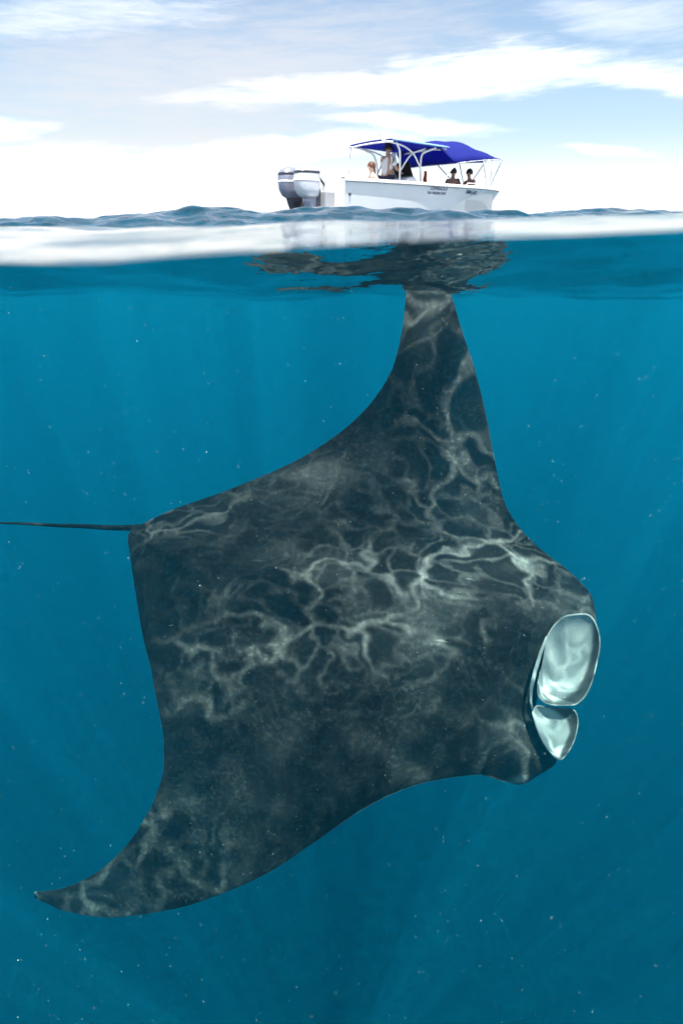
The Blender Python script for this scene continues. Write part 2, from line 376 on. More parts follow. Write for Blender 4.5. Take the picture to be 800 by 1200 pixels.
wa = mm.attributes.new("pale", 'FLOAT', 'POINT'); wa.data.foreach_set('value', white)
bm = bmesh.new(); bm.from_mesh(mm); bmesh.ops.remove_doubles(bm, verts=bm.verts, dist=0.0004); bmesh.ops.recalc_face_normals(bm, faces=bm.faces); bm.to_mesh(mm); bm.free()

def skin_mat(name, dark=(0.006, 0.006, 0.006), pale=(0.50, 0.54, 0.52)):
    m = bpy.data.materials.new(name); m.use_nodes = True; t = NT(m.node_tree); b = t.n['Principled BSDF']
    co = t.new('ShaderNodeTexCoord').outputs['Object']
    n1 = t.noise(co, 2.2, 6, 0.62); n2 = t.noise(co, 34.0, 4, 0.65); n3 = t.noise(co, 7.0, 4, 0.7)
    base = t.mix(t.step(n1, 0.34, 0.70), dark+(1,), (0.020, 0.020, 0.019, 1))
    base = t.mix(t.m('MULTIPLY', t.step(n3, 0.56, 0.75), 0.25), base, (0.085, 0.074, 0.060, 1))
    base = t.mix(t.m('MULTIPLY', t.step(n2, 0.45, 0.72), 0.55), base, (0.048, 0.048, 0.044, 1))
    # old scratches: thin pale lines along the chord
    scr = t.noise(t.vec('MULTIPLY', co, (3.0, 60.0, 22.0)), 1.0, 2, 0.5)
    base = t.mix(t.m('MULTIPLY', t.step(scr, 0.70, 0.78), t.m('MULTIPLY', t.step(n1, 0.5, 0.62), 0.5)), base, (0.2, 0.2, 0.19, 1))
    pa = t.new('ShaderNodeAttribute', attribute_name="pale")
    base = t.mix(pa.outputs['Fac'], base, t.mix(n3, tuple(c*0.8 for c in pale)+(1,), pale+(1,)))
    t.put(b.inputs['Base Color'], base); b.inputs['Roughness'].default_value = 0.62; b.inputs['Specular IOR Level'].default_value = 0.12
    bp = t.new('ShaderNodeBump'); bp.inputs['Strength'].default_value = 0.5; bp.inputs['Distance'].default_value = 0.012
    t.put(bp.inputs['Height'], t.m('ADD', t.m('MULTIPLY', n1, 1.5), t.m('MULTIPLY', n2, 0.35))); t.put(b.inputs['Normal'], bp.outputs[0])
    return m
SK = skin_mat("manta_skin"); SKF = skin_mat("cephalic_fin_skin", (0.03, 0.04, 0.042), (0.36, 0.37, 0.35))
manta = empty("manta_ray", at(400, 740, 3.8))
tag(manta, "huge black manta ray banking on its side, upper wingtip touching the water surface", "manta ray")
def mpart(name, me, m):
    me.transform(Matrix.Translation(-manta.location)); return link(name, me, m, manta)
mpart("body", mm, SK)

def tube(name, pts, rad, n=10, closed_ends=True):
    V, F = [], []
    for k, p in enumerate(pts):
        a = pts[max(0, k-1)]; b = pts[min(len(pts)-1, k+1)]; d = (Vector(b)-Vector(a)).normalized()
        e1 = d.cross(Vector((0.13, 0.21, 1))).normalized(); e2 = d.cross(e1)
        r = rad[k] if hasattr(rad, '__len__') else rad
        for q in range(n):
            an = 2*math.pi*q/n; V.append(Vector(p)+e1*(r*math.cos(an))+e2*(r*math.sin(an)))
    for k in range(len(pts)-1):
        for q in range(n):
            a = k*n+q; b = k*n+(q+1) % n; F.append((a, b, b+n, a+n))
    if closed_ends:
        F.append(tuple(range(n))[::-1]); F.append(tuple((len(pts)-1)*n+q for q in range(n)))
    return pydata(name, V, F)
tpx = [(228, 628, 3.78), (195, 618, 3.86), (165, 618, 3.92), (130, 618.5, 3.95), (90, 616.5, 3.97), (45, 614.5, 4.0), (0, 613, 4.03), (-60, 611, 4.07), (-160, 612, 4.12), (-260, 616, 4.15)]
kk = np.linspace(0, len(tpx)-1, 60); tf = [hermite(range(len(tpx)), [q[k] for q in tpx]) for k in range(3)]
mpart("tail", tube("tail", [at(float(tf[0](k)), float(tf[1](k))+0.35*math.sin(k*3.1), float(tf[2](k))) for k in kk], [max(0.004, 0.030*(1-k/9.0)**1.3*(1.0 if k > 1.2 else 0.9)) for k in kk], 12), SK)
# small dorsal fin at the root of the tail
def fin_mesh(base, tip_off, th):
    V, F = [], []
    n = len(base)
    for k, (p, h) in enumerate(base):
        p = Vector(p)
        for lv in (0, 0.35, 0.7, 1.0):
            q = p+tip_off*(h*lv); w_ = th*(1-lv*0.85)*math.sin(math.pi*(0.08+0.84*k/(n-1)))
            V.append(q+Vector((0, 0.3, 1)).normalized()*w_); V.append(q-Vector((0, 0.3, 1)).normalized()*w_)
    for k in range(n-1):
        for l in range(3):
            a = k*8+l*2; b = a+8
            F += [(a, a+2, b+2, b), (a+1, b+1, b+3, a+3)]
        a = k*8; b = a+8; F.append((a+6, a+7, b+7, b+6)); F.append((a, b, b+1, a+1))
    F.append((0, 1, 3, 2)); F.append((2, 3, 5, 4)); F.append((4, 5, 7, 6)); e = (n-1)*8
    F.append((e, e+2, e+3, e+1)); F.append((e+2, e+4, e+5, e+3)); F.append((e+4, e+6, e+7, e+5))
    return pydata("fin", V, F)
tow = (-at(210, 622, 1.0)+Vector((-0.25, -0.1, 0.35))).normalized()
mpart("dorsal_fin", fin_mesh([(at(176+k*9, 613+k*2.2, 3.86-0.012*k), 0.02+0.04*math.sin(math.pi*min(1, (8.2-k)/7.2))**0.8 if k < 8 else 0.02) for k in range(9)], tow, 0.012), SK)

# cephalic fins: two rolled scoops, white inside
def scoop(name, rim, centre, depth, whitep, thick=0.007):
    n = 72; rp = np.array(rim, float); m_ = len(rp)
    f = [hermite(np.arange(m_+1), np.append(rp[:, k], rp[0, k])) for k in range(3)]
    # periodic smooth rim
    kk = np.linspace(0, m_, n, endpoint=False)
    P = np.stack([g(kk) for g in f], 1)
    for _ in range(1): P = 0.5*P+0.25*(np.roll(P, 1, 0)+np.roll(P, -1, 0))
    V, F, W = [], [], []
    rings = 22
    def inside(px, py, poly):
        c = False
        for i in range(len(poly)):
            x1, y1 = poly[i]; x2, y2 = poly[i-1]
            if (y1 > py) != (y2 > py) and px < (x2-x1)*(py-y1)/(y2-y1)+x1: c = not c
        return c
    for r in range(rings):
        s = 1-(r/(rings-0.3))**1.25
        for q in range(n):
            px = centre[0]+(P[q, 0]-centre[0])*s; py = centre[1]+(P[q, 1]-centre[1])*s
            D = P[q, 2]*s+P[:, 2].mean()*(1-s)+depth*(1-s**2.6)
            V.append(at(px, py, D)); W.append(0.05 if r == 0 else (1.0 if inside(px, py, whitep) else 0.07))
    for q in range(n): W[q] = 0.45                              # pale rim line
    V.append(at(centre[0], centre[1], P[:, 2].mean()+depth)); W.append(1.0)
    for r in range(rings-1):
        for q in range(n):
            a = r*n+q; b = r*n+(q+1) % n; F.append((a, b, b+n, a+n))
    c = len(V)-1
    for q in range(n): F.append(((rings-1)*n+q, (rings-1)*n+(q+1) % n, c))
    # smooth the pigment
    Wn = np.array(W); Wg = Wn[:-1].reshape(rings, n)
    for _ in range(3):
        Wg[1:] = 0.5*Wg[1:]+0.2*(np.roll(Wg, 1, 1)+np.roll(Wg, -1, 1))[1:]*0.75+0.2*np.vstack([Wg[2:], Wg[-1:]])
    Wn[:-1] = np.clip(Wg, 0, 1).ravel()
    me = pydata(name, V, F)
    a = me.attributes.new("pale", 'FLOAT', 'POINT'); a.data.foreach_set('value', Wn)
    bm = bmesh.new(); bm.from_mesh(me); bmesh.ops.recalc_face_normals(bm, faces=bm.faces); bm.to_mesh(me); bm.free()
    o = mpart(name, me, SKF)
    md = o.modifiers.new("thickness", 'SOLIDIFY'); md.thickness = thick; md.offset = 0
    return o
scoop("cephalic_fin", [(639, 748, 3.52), (650, 731, 3.53), (664, 721, 3.56), (684, 719, 3.58), (694, 724, 3.58), (702, 745, 3.56), (702.5, 757, 3.55), (699, 776, 3.54), (693, 800, 3.53), (682, 820, 3.52), (670, 827, 3.52), (652, 827, 3.52), (638, 824, 3.52), (629, 812, 3.52), (630, 798, 3.52), (636, 775, 3.52)],
      (662, 776), 0.16, [(628, 700), (694, 715), (693, 760), (687, 785), (677, 805), (660, 818), (645, 822), (632, 816), (628, 790)])
scoop("cephalic_fin", [(623, 835, 3.53), (629, 827, 3.54), (650, 829, 3.55), (671, 831, 3.56), (677, 845, 3.56), (674, 863, 3.55), (665, 882, 3.54), (655, 891, 3.53), (639, 875, 3.53), (629, 855, 3.53)],
      (648, 852), 0.10, [(620, 825), (645, 830), (664, 845), (667, 858), (660, 874), (652, 890), (635, 876), (622, 850)])
# dark outer roll of the upper fin and the lip of the mouth
lipp = [(640, 746, 3.50), (633, 765, 3.505), (627, 785, 3.51), (622, 806, 3.52), (621, 822, 3.53), (624, 834, 3.54)]
lo = mpart("mouth_lip", tube("mouth_lip", [at(*q) for q in lipp], [0.006, 0.011, 0.012, 0.011, 0.009, 0.006], 8), SK)
a = lo.data.attributes.new("pale", 'FLOAT', 'POINT'); a.data.foreach_set('value', [0.45]*len(lo.data.vertices))

# ------------------------------------------------------------------ drifting specks in the water
spm = mat("speck_plankton", (0.38, 0.38, 0.36), 0.8, vary=0.3)
V, F = [], []
rs = np.random.RandomState(11)
for k in range(3800):
    D = 0.7+4.2*rs.rand()**0.75
    px, py = rs.uniform(-160, 960), rs.uniform(300, 1280)
    p = at(px, py, D)
    if p.z > float(sea_z(p.x, p.y))-0.02: continue
    r = (0.35+0.75*rs.rand()**3)*D/FPX*0.62
    if rs.rand() < 0.02: r *= 1.4
    b = len(V)
    for d in ((1, 0, 0), (-1, 0, 0), (0, 1, 0), (0, -1, 0), (0, 0, 1), (0, 0, -1)):
        V.append(p+Vector(d)*r*rs.uniform(0.6, 1.3))
    for f in ((0, 2, 4), (2, 1, 4), (1, 3, 4), (3, 0, 4), (2, 0, 5), (1, 2, 5), (3, 1, 5), (0, 3, 5)): F.append(tuple(b+q for q in f))
sp = link("drifting_plankton", pydata("drifting_plankton", V, F), spm)
tag(sp, "tiny pale plankton specks drifting all through the blue water", "plankton", kind="stuff")

# ------------------------------------------------------------------ motor boat
GEL = mat("white_gelcoat", (0.80, 0.81, 0.82), 0.22, vary=0.04, scale=2.0)
LIN = mat("white_liner", (0.74, 0.74, 0.73), 0.5, vary=0.06, scale=5.0)
NONSKID = mat("nonskid_deck", (0.62, 0.62, 0.60), 0.75, vary=0.08, scale=30, bump=0.4)
RUB = mat("grey_rubber", (0.30, 0.31, 0.33), 0.6)
BLUE = mat("blue_canvas", (0.010, 0.022, 0.30), 0.75, vary=0.25, scale=3.0, bump=0.5)
_t = NT(BLUE.node_tree); _p = BLUE.node_tree.nodes['Principled BSDF']; _tl = _t.new('ShaderNodeBsdfTranslucent'); _tl.inputs[0].default_value = (0.012, 0.03, 0.42, 1)   # thin cloth glows in the sun
_mx = _t.new('ShaderNodeMixShader'); _mx.inputs[0].default_value = 0.5; _t.l.new(_p.outputs[0], _mx.inputs[1]); _t.l.new(_tl.outputs[0], _mx.inputs[2])
_o = [n for n in BLUE.node_tree.nodes if n.type == 'OUTPUT_MATERIAL'][0]; _t.l.new(_mx.outputs[0], _o.inputs[0])
EDGE = mat("pale_blue_trim", (0.30, 0.52, 0.68), 0.5)
STEEL = mat("painted_tube", (0.78, 0.79, 0.80), 0.25, metal=0.0)
BLACK = mat("black_vinyl", (0.018, 0.018, 0.022), 0.5)
SILVER = mat("silver_cowl", (0.27, 0.28, 0.36), 0.35, metal=0.35, vary=0.1)
PALE = mat("pale_silver_cowl", (0.62, 0.63, 0.68), 0.35, metal=0.2, vary=0.06)
DARKGREY = mat("dark_grey_metal", (0.06, 0.062, 0.075), 0.45, metal=0.3)
WHITEP = mat("white_plastic", (0.82, 0.82, 0.82), 0.35, vary=0.03)
INK = mat("navy_lettering", (0.012, 0.016, 0.10), 0.5)
glassm = bpy.data.materials.new("tinted_acrylic"); glassm.use_nodes = True
tg = NT(glassm.node_tree); tg.n.clear(); a1 = tg.new('ShaderNodeBsdfTransparent'); a1.inputs[0].default_value = (0.72, 0.76, 0.80, 1); a2 = tg.new('ShaderNodeBsdfGlossy'); a2.inputs['Roughness'].default_value = 0.03
af = tg.new('ShaderNodeFresnel'); af.inputs['IOR'].default_value = 1.45; am = tg.new('ShaderNodeMixShader'); tg.l.new(af.outputs[0], am.inputs[0]); tg.l.new(a1.outputs[0], am.inputs[1]); tg.l.new(a2.outputs[0], am.inputs[2])
ao = tg.new('ShaderNodeOutputMaterial'); tg.l.new(am.outputs[0], ao.inputs[0])

boat = empty("motor_boat", (-0.60, 17.9, -0.13), R(38)); boat.rotation_euler = (R(-0.5), R(0.6), R(38))
tag(boat, "white open motor boat with blue canopy and twin silver outboards floating on the sea", "boat")
STX = [0, 2, 4, 5.3, 6.2, 6.8, 7.32]
hgw, hch = hermite(STX, [1.12, 1.18, 1.15, 0.99, 0.69, 0.38, 0.03]), hermite(STX, [0.98, 1.02, 0.90, 0.50, 0.15, 0.05, 0.01])
hzg, hzc, hzk = hermite(STX, [1.06, 1.06, 1.06, 1.07, 1.08, 1.09, 1.09]), hermite(STX, [0.06, 0.08, 0.12, 0.20, 0.34, 0.62, 1.00]), hermite(STX, [-0.36, -0.40, -0.40, -0.26, 0.10, 0.50, 0.98])
def side_y(x, z):
    zc, zg = float(hzc(x)), float(hzg(x)); q = min(1, max(0, (z-zc)/(zg-zc)))
    flare = 0.12*max(0, (x-3.5)/3.5)
    return float(hch(x))+(float(hgw(x))-float(hch(x)))*(q**(1+6*flare))
def grid(name, rows, close=False):
    V, F = [], []; n = len(rows[0])
    for r in rows: V += r
    for i in range(len(rows)-1):
        for j in range(n-1 if not close else n):
            a = i*n+j; b = i*n+(j+1) % n; F.append((a, b, b+n, a+n))
    return pydata(name, V, F)
def fixn(me):
    bm = bmesh.new(); bm.from_mesh(me); bmesh.ops.remove_doubles(bm, verts=bm.verts, dist=0.0005); bmesh.ops.recalc_face_normals(bm, faces=bm.faces); bm.to_mesh(me); bm.free(); return me
def bev(o, wdt=0.02, seg=2):
    m = o.modifiers.new("bevel", 'BEVEL'); m.width = wdt; m.segments = seg; m.limit_method = 'ANGLE'; return o
xs_h = list(np.linspace(0, 7.32, 56)); rows = []
for x in xs_h:
    zk, zc, zg, yc, yg = float(hzk(x)), float(hzc(x)), float(hzg(x)), float(hch(x)), float(hgw(x)); r = []
    half = [(0, zk), (yc*0.55, zk+(zc-zk)*0.5), (yc*0.97, zc-0.02), (yc, zc)]
    for q in (0.15, 0.3, 0.45, 0.6, 0.75, 0.88, 1.0):
        z = zc+(zg-zc)*q; half.append((side_y(x, z), z))
    for y, z in reversed(half): r.append((x, -y, z))
    for y, z in half[1:]: r.append((x, y, z))
    rows.append(r)
hm = grid("hull", rows)
bm = bmesh.new(); bm.from_mesh(hm); bm.verts.ensure_lookup_table(); bm.faces.new([bm.verts[i] for i in range(len(rows[0]))]); bmesh.ops.recalc_face_normals(bm, faces=bm.faces); bm.to_mesh(hm); bm.free()
hull = link("hull", hm, GEL, boat)
hull.data.set_sharp_from_angle(angle=R(38))
# gunwale cap, inner liner, soles
def ring_pts(x, inset, z): y = max(0.0, float(hgw(x))-inset); return y
capr = []
for sgn in (-1, 1):
    rows = []
    for x in np.linspace(0.0, 7.25, 46):
        y = float(hgw(x)); z = float(hzg(x))
        rows.append([(x, sgn*(y+0.018), z-0.035), (x, sgn*(y+0.018), z+0.012), (x, sgn*max(0.0, y-0.05), z+0.03), (x, sgn*max(0.0, y-0.17), z+0.022), (x, sgn*max(0, y-0.175), z-0.03)])
    g = link("gunwale", fixn(grid("gunwale", rows)), GEL, boat)
for sgn in (-1, 1):
    link("rub_rail", tube("rub_rail", [(x, sgn*(float(hgw(x))+0.018), float(hzg(x))-0.05) for x in np.linspace(0.0, 7.28, 40)], 0.018, 8), RUB, boat)
rows = []
for x in np.linspace(0.03, 6.85, 40):
    y = max(0.0, float(hgw(x))-0.15); zt = float(hzg(x)); zf = 0.27
    rows.append([(x, -y, zt), (x, -y*0.97, zf), (x, 0, zf+0.01), (x, y*0.97, zf), (x, y, zt)])
link("cockpit_liner", fixn(grid("cockpit_liner", rows)), LIN, boat, smooth=False)
def box_me(name, x0, x1, y0, y1, z0, z1):
    return pydata(name, [(x0, y0, z0), (x1, y0, z0), (x1, y1, z0), (x0, y1, z0), (x0, y0, z1), (x1, y0, z1), (x1, y1, z1), (x0, y1, z1)], [(0, 3, 2, 1), (4, 5, 6, 7), (0, 1, 5, 4), (1, 2, 6, 5), (2, 3, 7, 6), (3, 0, 4, 7)])
rows = []
for x in np.linspace(4.75, 6.8, 14):
    y = max(0.01, float(hgw(x))-0.16); rows.append([(x, -y, 0.30), (x, -y, 0.72), (x, y, 0.72), (x, y, 0.30)])
fd = link("bow_deck", fixn(grid("bow_deck", rows)), NONSKID, boat, smooth=False)
bm = bmesh.new(); bm.from_mesh(fd.data); bm.verts.ensure_lookup_table(); bm.faces.new([bm.verts[k] for k in (0, 1, 2, 3)]); bm.to_mesh(fd.data); bm.free()
bev(link("transom_bench", box_me("transom_bench", 0.06, 0.62, -0.9, 0.9, 0.275, 0.80), LIN, boat, False), 0.04, 3)
for s in (-1, 1): bev(link("swim_platform", box_me("swim_platform", -0.48, -0.02, 0.72 if s > 0 else -1.08, 1.08 if s > 0 else -0.72, 0.16, 0.26), GEL, boat, False), 0.03, 3)
bev(link("engine_mount", box_me("engine_mount", -0.30, 0.0, -0.70, 0.70, 0.14, 0.80), RUB, boat, False), 0.05, 3)
bev(link("side_bench", box_me("side_bench", 1.15, 2.15, -0.95, -0.40, 0.275, 0.62), LIN, boat, False), 0.03, 3)

# centre console: a folded body with sloping dash
def prism(name, prof, y0, y1):
    n = len(prof); V = [(x, y0, z) for x, z in prof]+[(x, y1, z) for x, z in prof]
    F = [tuple(range(n))[::-1], tuple(range(n, 2*n))]+[(k, (k+1) % n, n+(k+1) % n, n+k) for k in range(n)]
    return fixn(pydata(name, V, F))
con = bev(link("console", prism("console", [(2.95, 0.275), (2.95, 1.02), (3.08, 1.24), (3.36, 1.28), (3.78, 0.85), (3.82, 0.275)], -0.42, 0.42), GEL, boat, False), 0.04, 3)
ws = link("windshield", prism("windshield", [(3.30, 1.26), (3.10, 1.62), (3.118, 1.625), (3.32, 1.27)], -0.40, 0.40), glassm, con, False)
wh = link("steering_wheel", tube("steering_wheel", [(2.90+0.06*math.sin(a), 0.19*math.cos(a)-0.1, 1.08+0.18*math.sin(a)) for a in np.linspace(0, 2*math.pi, 28)], 0.017, 8, False), BLACK, con)
for a in (0.5, 2.6, 4.71): link("wheel_spoke", tube("wheel_spoke", [(2.94, -0.1, 1.08), (2.90+0.06*math.sin(a), 0.19*math.cos(a)-0.1, 1.08+0.18*math.sin(a))], 0.011, 6), STEEL, wh)
lp = bev(link("helm_seat", box_me("helm_seat", 1.75, 2.08, -0.12, 0.62, 0.90, 1.02), BLACK, boat, False), 0.04, 3)
bev(link("seat_base", box_me("seat_base", 1.8, 2.04, 0.0, 0.54, 0.275, 0.899), LIN, lp, False), 0.03, 2)
bev(link("seat_cushion", prism("seat_cushion", [(3.825, 0.42), (3.79, 1.1), (3.96, 1.06), (4.05, 0.70), (4.35, 0.68), (4.36, 0.42)], -0.34, 0.34), BLACK, con, False), 0.04, 3)

# T-top: slightly arched canvas with a pale edge, on bent tube legs
TX0, TX1, TW = 1.75, 3.75, 0.92
def ttz(x, y): return 2.03-0.02*(x-TX0)+0.03*(1-(y/TW)**2)
rows = [[(x, y, ttz(x, y)) for y in np.linspace(-TW, TW, 13)] for x in np.linspace(TX0, TX1, 10)]
tt = link("canopy", grid("canopy", rows), BLUE, boat); md = tt.modifiers.new("thickness", 'SOLIDIFY'); md.thickness = 0.025; md.offset = -1
for s in (-1, 1):
    link("canopy_edge", tube("canopy_edge", [(x, s*(TW+0.008), ttz(x, TW)+0.012) for x in np.linspace(TX0-0.02, TX1+0.1, 8)], 0.024, 8), EDGE if s < 0 else STEEL, tt)
for x in (TX0, TX1):
    link("canopy_edge", tube("canopy_edge", [(x, y, ttz(x, y)-0.04) for y in np.linspace(-TW, TW, 9)], 0.022, 8), STEEL, tt)
HELM = -0.28
# bow shade: sagging canvas from the T-top to the bow poles
BX = [3.55, 4.1, 4.7, 5.4, 6.2, 6.9]
bc, be, bw = hermite(BX, [2.03, 2.22, 2.26, 2.17, 2.04, 1.95]), hermite(BX, [1.95, 1.62, 1.70, 1.78, 1.86, 1.90]), hermite(BX, [0.90, 1.06, 1.05, 0.92, 0.66, 0.36])
rows = []
for x in np.linspace(3.55, 6.9, 26):
    r = []
    for q in np.linspace(-1, 1, 17):
        zc_ = float(bc(x)); ze = float(be(x)); z = zc_+(ze-zc_)*abs(q)**2.6 - 0.02*math.sin(x*6)*(1-q*q)
        r.append((x, q*float(bw(x)), z))
    rows.append(r)
bs = link("bow_canopy", grid("bow_canopy", rows), BLUE, boat); md = bs.modifiers.new("thickness", 'SOLIDIFY'); md.thickness = 0.02; md.offset = -1
def pole(name, pts, r=0.02, m=STEEL, parent=None, n=8):
    pts = np.array(pts, float); k = np.linspace(0, len(pts)-1, max(2, 6*(len(pts)-1))) if len(pts) > 2 else np.arange(len(pts))
    f = [hermite(np.arange(len(pts)), pts[:, c]) for c in range(3)]
    return link(name, tube(name, [tuple(float(g(q)) for g in f) for q in k], r, n), m, parent or boat)
for s in (-1, 1):
    pole("canopy_leg", [(2.75, s*0.46, 0.27), (2.72, s*0.47, 1.35), (2.62, s*0.55, 1.82), (2.25, s*0.80, 2.00)], 0.028)
    pole("canopy_leg", [(3.70, s*0.46, 0.27), (3.52, s*0.47, 1.35), (3.46, s*0.55, 1.80), (3.72, s*0.84, 1.97)], 0.028)
    pole("canopy_brace", [(2.72, s*0.47, 1.37), (3.1, s*0.52, 1.80), (3.55, s*0.60, 1.96)], 0.022)
    pole("canopy_brace", [(1.75, s*0.80, 2.01), (2.4, s*0.74, 1.97), (3.0, s*0.62, 1.84), (3.50, s*0.48, 1.50)], 0.022)
    if s > 0: pole("stern_pole", [(1.80, s*0.9, 2.02), (1.80, s*1.05, 1.08)], 0.013)
    pole("bow_pole", [(5.35, s*0.93, 1.78), (6.1, s*0.56, 1.09)], 0.017)
    pole("bow_pole", [(6.1, s*0.69, 1.86), (6.25, s*0.50, 1.09)], 0.015)
    pole("bow_pole", [(6.95, s*0.34, 1.90), (6.28, s*0.48, 1.09)], 0.017)
    pole("shade_strap", [(4.12, s*1.06, 1.63), (3.75, s*1.08, 1.35), (3.6, s*1.06, 1.08)], 0.009)
    pole("canopy_edge", [(x, s*(float(bw(x))+0.004), float(be(x))) for x in (4.1, 4.7, 5.4, 6.2, 6.95)], 0.014, STEEL, bs)
pole("canopy_edge", [(6.93, -0.36, 1.90), (7.0, 0, 1.95), (6.93, 0.36, 1.90)], 0.015, STEEL, bs)
pole("radio_antenna", [(2.9, 0.3, 2.02), (2.35, 0.5, 2.75)], 0.008, WHITEP)
pole("flag_staff", [(0.05, 0.55, 1.0), (-0.02, 0.56, 2.05)], 0.012, WHITEP)
rd = link("hull_fitting", tube("hull_fitting", [(0.9, -side_y(0.9, 0.35)-0.02, 0.35), (0.9, -side_y(0.9, 0.35)+0.03, 0.35)], 0.03, 10), DARKGREY, boat)
link("hull_fitting", tube("hull_fitting", [(0.18, -side_y(0.18, 0.72)-0.02, 0.72), (0.18, -side_y(0.18, 0.72)+0.03, 0.72)], 0.035, 10), DARKGREY, boat)
# grab rail along the bow
for s in (-1, 1): pole("grab_rail", [(4.6, s*(float(hgw(4.6))-0.09), 1.08), (4.7, s*(float(hgw(4.7))-0.09), 1.15), (5.6, s*(float(hgw(5.6))-0.09), 1.16), (5.7, s*(float(hgw(5.7))-0.09), 1.09)], 0.012)

def lettering(txt, x0, x1, zb, zh, slant=0.22):
    cu_ = bpy.data.curves.new("lettering", 'FONT'); cu_.body = txt; cu_.size = 1.0; cu_.offset = 0.02
    o = bpy.data.objects.new("tmp", cu_); COL.objects.link(o)
    dg = bpy.context.evaluated_depsgraph_get(); me = bpy.data.meshes.new_from_object(o.evaluated_get(dg)); bpy.data.objects.remove(o)
    vx = [v.co.x for v in me.vertices]; vy = [v.co.y for v in me.vertices]; ax, bx_, ay, by = min(vx), max(vx), min(vy), max(vy)
    for v in me.vertices:
        q = (v.co.x-ax)/(bx_-ax); h = (v.co.y-ay)/(by-ay)
        x = x0+(x1-x0)*q+slant*zh*h; z = zb+zh*h-0.008*(x-x0)
        v.co = (x, -side_y(x, z)-0.006, z)
    me.name = "lettering"
    return link("lettering", me, INK, boat, False)
lettering("COPARACA II", 2.98, 3.66, 0.91, 0.085)
lettering("ISLA MUJERES MEX", 2.90, 3.66, 0.79, 0.085)
lettering("BIMI-JAIR", 4.58, 5.22, 0.84, 0.125)

# outboards
def outboard(y):
    def ringpts(z, xc, lx, wy, n=24, e=3.2):
        out = []
        for k in range(n):
            a = 2*math.pi*k/n; c, s_ = math.cos(a), math.sin(a)
            out.append((xc+lx*math.copysign(abs(c)**(2/e), c), y+wy*math.copysign(abs(s_)**(2/e), s_), z-0.22*min(1, max(0, (z-0.1)/0.75))))
        return out
    def loft(name, secs, m, parent, e=3.2):
        rows = [ringpts(*s, e=e) for s in secs]; n = len(rows[0]); V = [p for r in rows for p in r]; F = []
        for i in range(len(rows)-1):
            for j in range(n):
                a = i*n+j; b = i*n+(j+1) % n; F.append((a, b, b+n, a+n))
        F.append(tuple(range(n))[::-1]); F.append(tuple((len(rows)-1)*n+j for j in range(n)))
        return link(name, fixn(pydata(name, V, F)), m, parent)
    DZ = -0.22
    cw = loft("outboard_motor", [(0.86, -0.56, 0.20, 0.14), (0.92, -0.60, 0.27, 0.19), (1.05, -0.63, 0.32, 0.215), (1.25, -0.64, 0.34, 0.22), (1.42, -0.63, 0.33, 0.212), (1.52, -0.60, 0.29, 0.18), (1.565, -0.57, 0.20, 0.12)], SILVER if y > 0 else PALE, boat)
    loft("cowl_band", [(1.22, -0.638, 0.344, 0.2255), (1.27, -0.638, 0.344, 0.2255)], WHITEP, cw)
    loft("cowl_vent", [(1.40, -0.635, 0.337, 0.218), (1.455, -0.622, 0.328, 0.209)], DARKGREY, cw)
    loft("leg", [(-0.05, -0.46, 0.15, 0.05), (0.15, -0.46, 0.17, 0.065), (0.45, -0.48, 0.19, 0.095), (0.70, -0.53, 0.21, 0.125), (0.859, -0.56, 0.21, 0.15)], SILVER if y < 0 else DARKGREY, cw, 2.4)
    loft("cavitation_plate", [(-0.075, -0.52, 0.28, 0.13), (-0.051, -0.52, 0.28, 0.13)], DARKGREY, cw, 2.4)
    loft("gearcase", [(-0.55, -0.44, 0.16, 0.015), (-0.40, -0.46, 0.22, 0.05), (-0.30, -0.46, 0.25, 0.062), (-0.20, -0.46, 0.20, 0.05), (-0.076, -0.46, 0.15, 0.05)], DARKGREY, cw, 2.4)
    bev(link("mount_bracket", prism("mount_bracket", [(-0.42, 0.20), (-0.42, 0.82), (-0.302, 0.86), (-0.302, 0.30)], y-0.14, y+0.14), DARKGREY, cw, False), 0.02, 2)
    pr = link("propeller", tube("propeller", [(-0.80, y, -0.31), (-0.70, y, -0.30), (-0.60, y, -0.30)], [0.03, 0.06, 0.06], 12), DARKGREY, cw)
    for k in range(3):
        a = k*2.0944; V = []
        for r_, w_, tw in ((0.05, 0.05, 0.6), (0.11, 0.085, 0.5), (0.17, 0.08, 0.4), (0.20, 0.03, 0.35)):
            for s_ in (-1, 1):
                an = a+s_*w_/max(r_, 0.1)*0.6; V.append((-0.68+s_*w_*tw, y+r_*math.cos(an), -0.30+r_*math.sin(an)))
        bl = link("blade", pydata("blade", V, [(0, 1, 3, 2), (2, 3, 5, 4), (4, 5, 7, 6)]), DARKGREY, pr); md = bl.modifiers.new("thickness", 'SOLIDIFY'); md.thickness = 0.008
    pole("rigging_hose", [(-0.40, y+0.05, 1.0), (-0.22, y+0.1, 1.12), (0.0, y+0.12, 0.95), (0.1, y+0.1, 0.8)], 0.025, BLACK, cw)
for o in list(boat.children):
    if o.name.split('.')[0] in ('console', 'helm_seat', 'canopy_leg', 'canopy_brace', 'radio_antenna'): o.location.x += HELM
for y in (-0.36, 0.36): outboard(y)

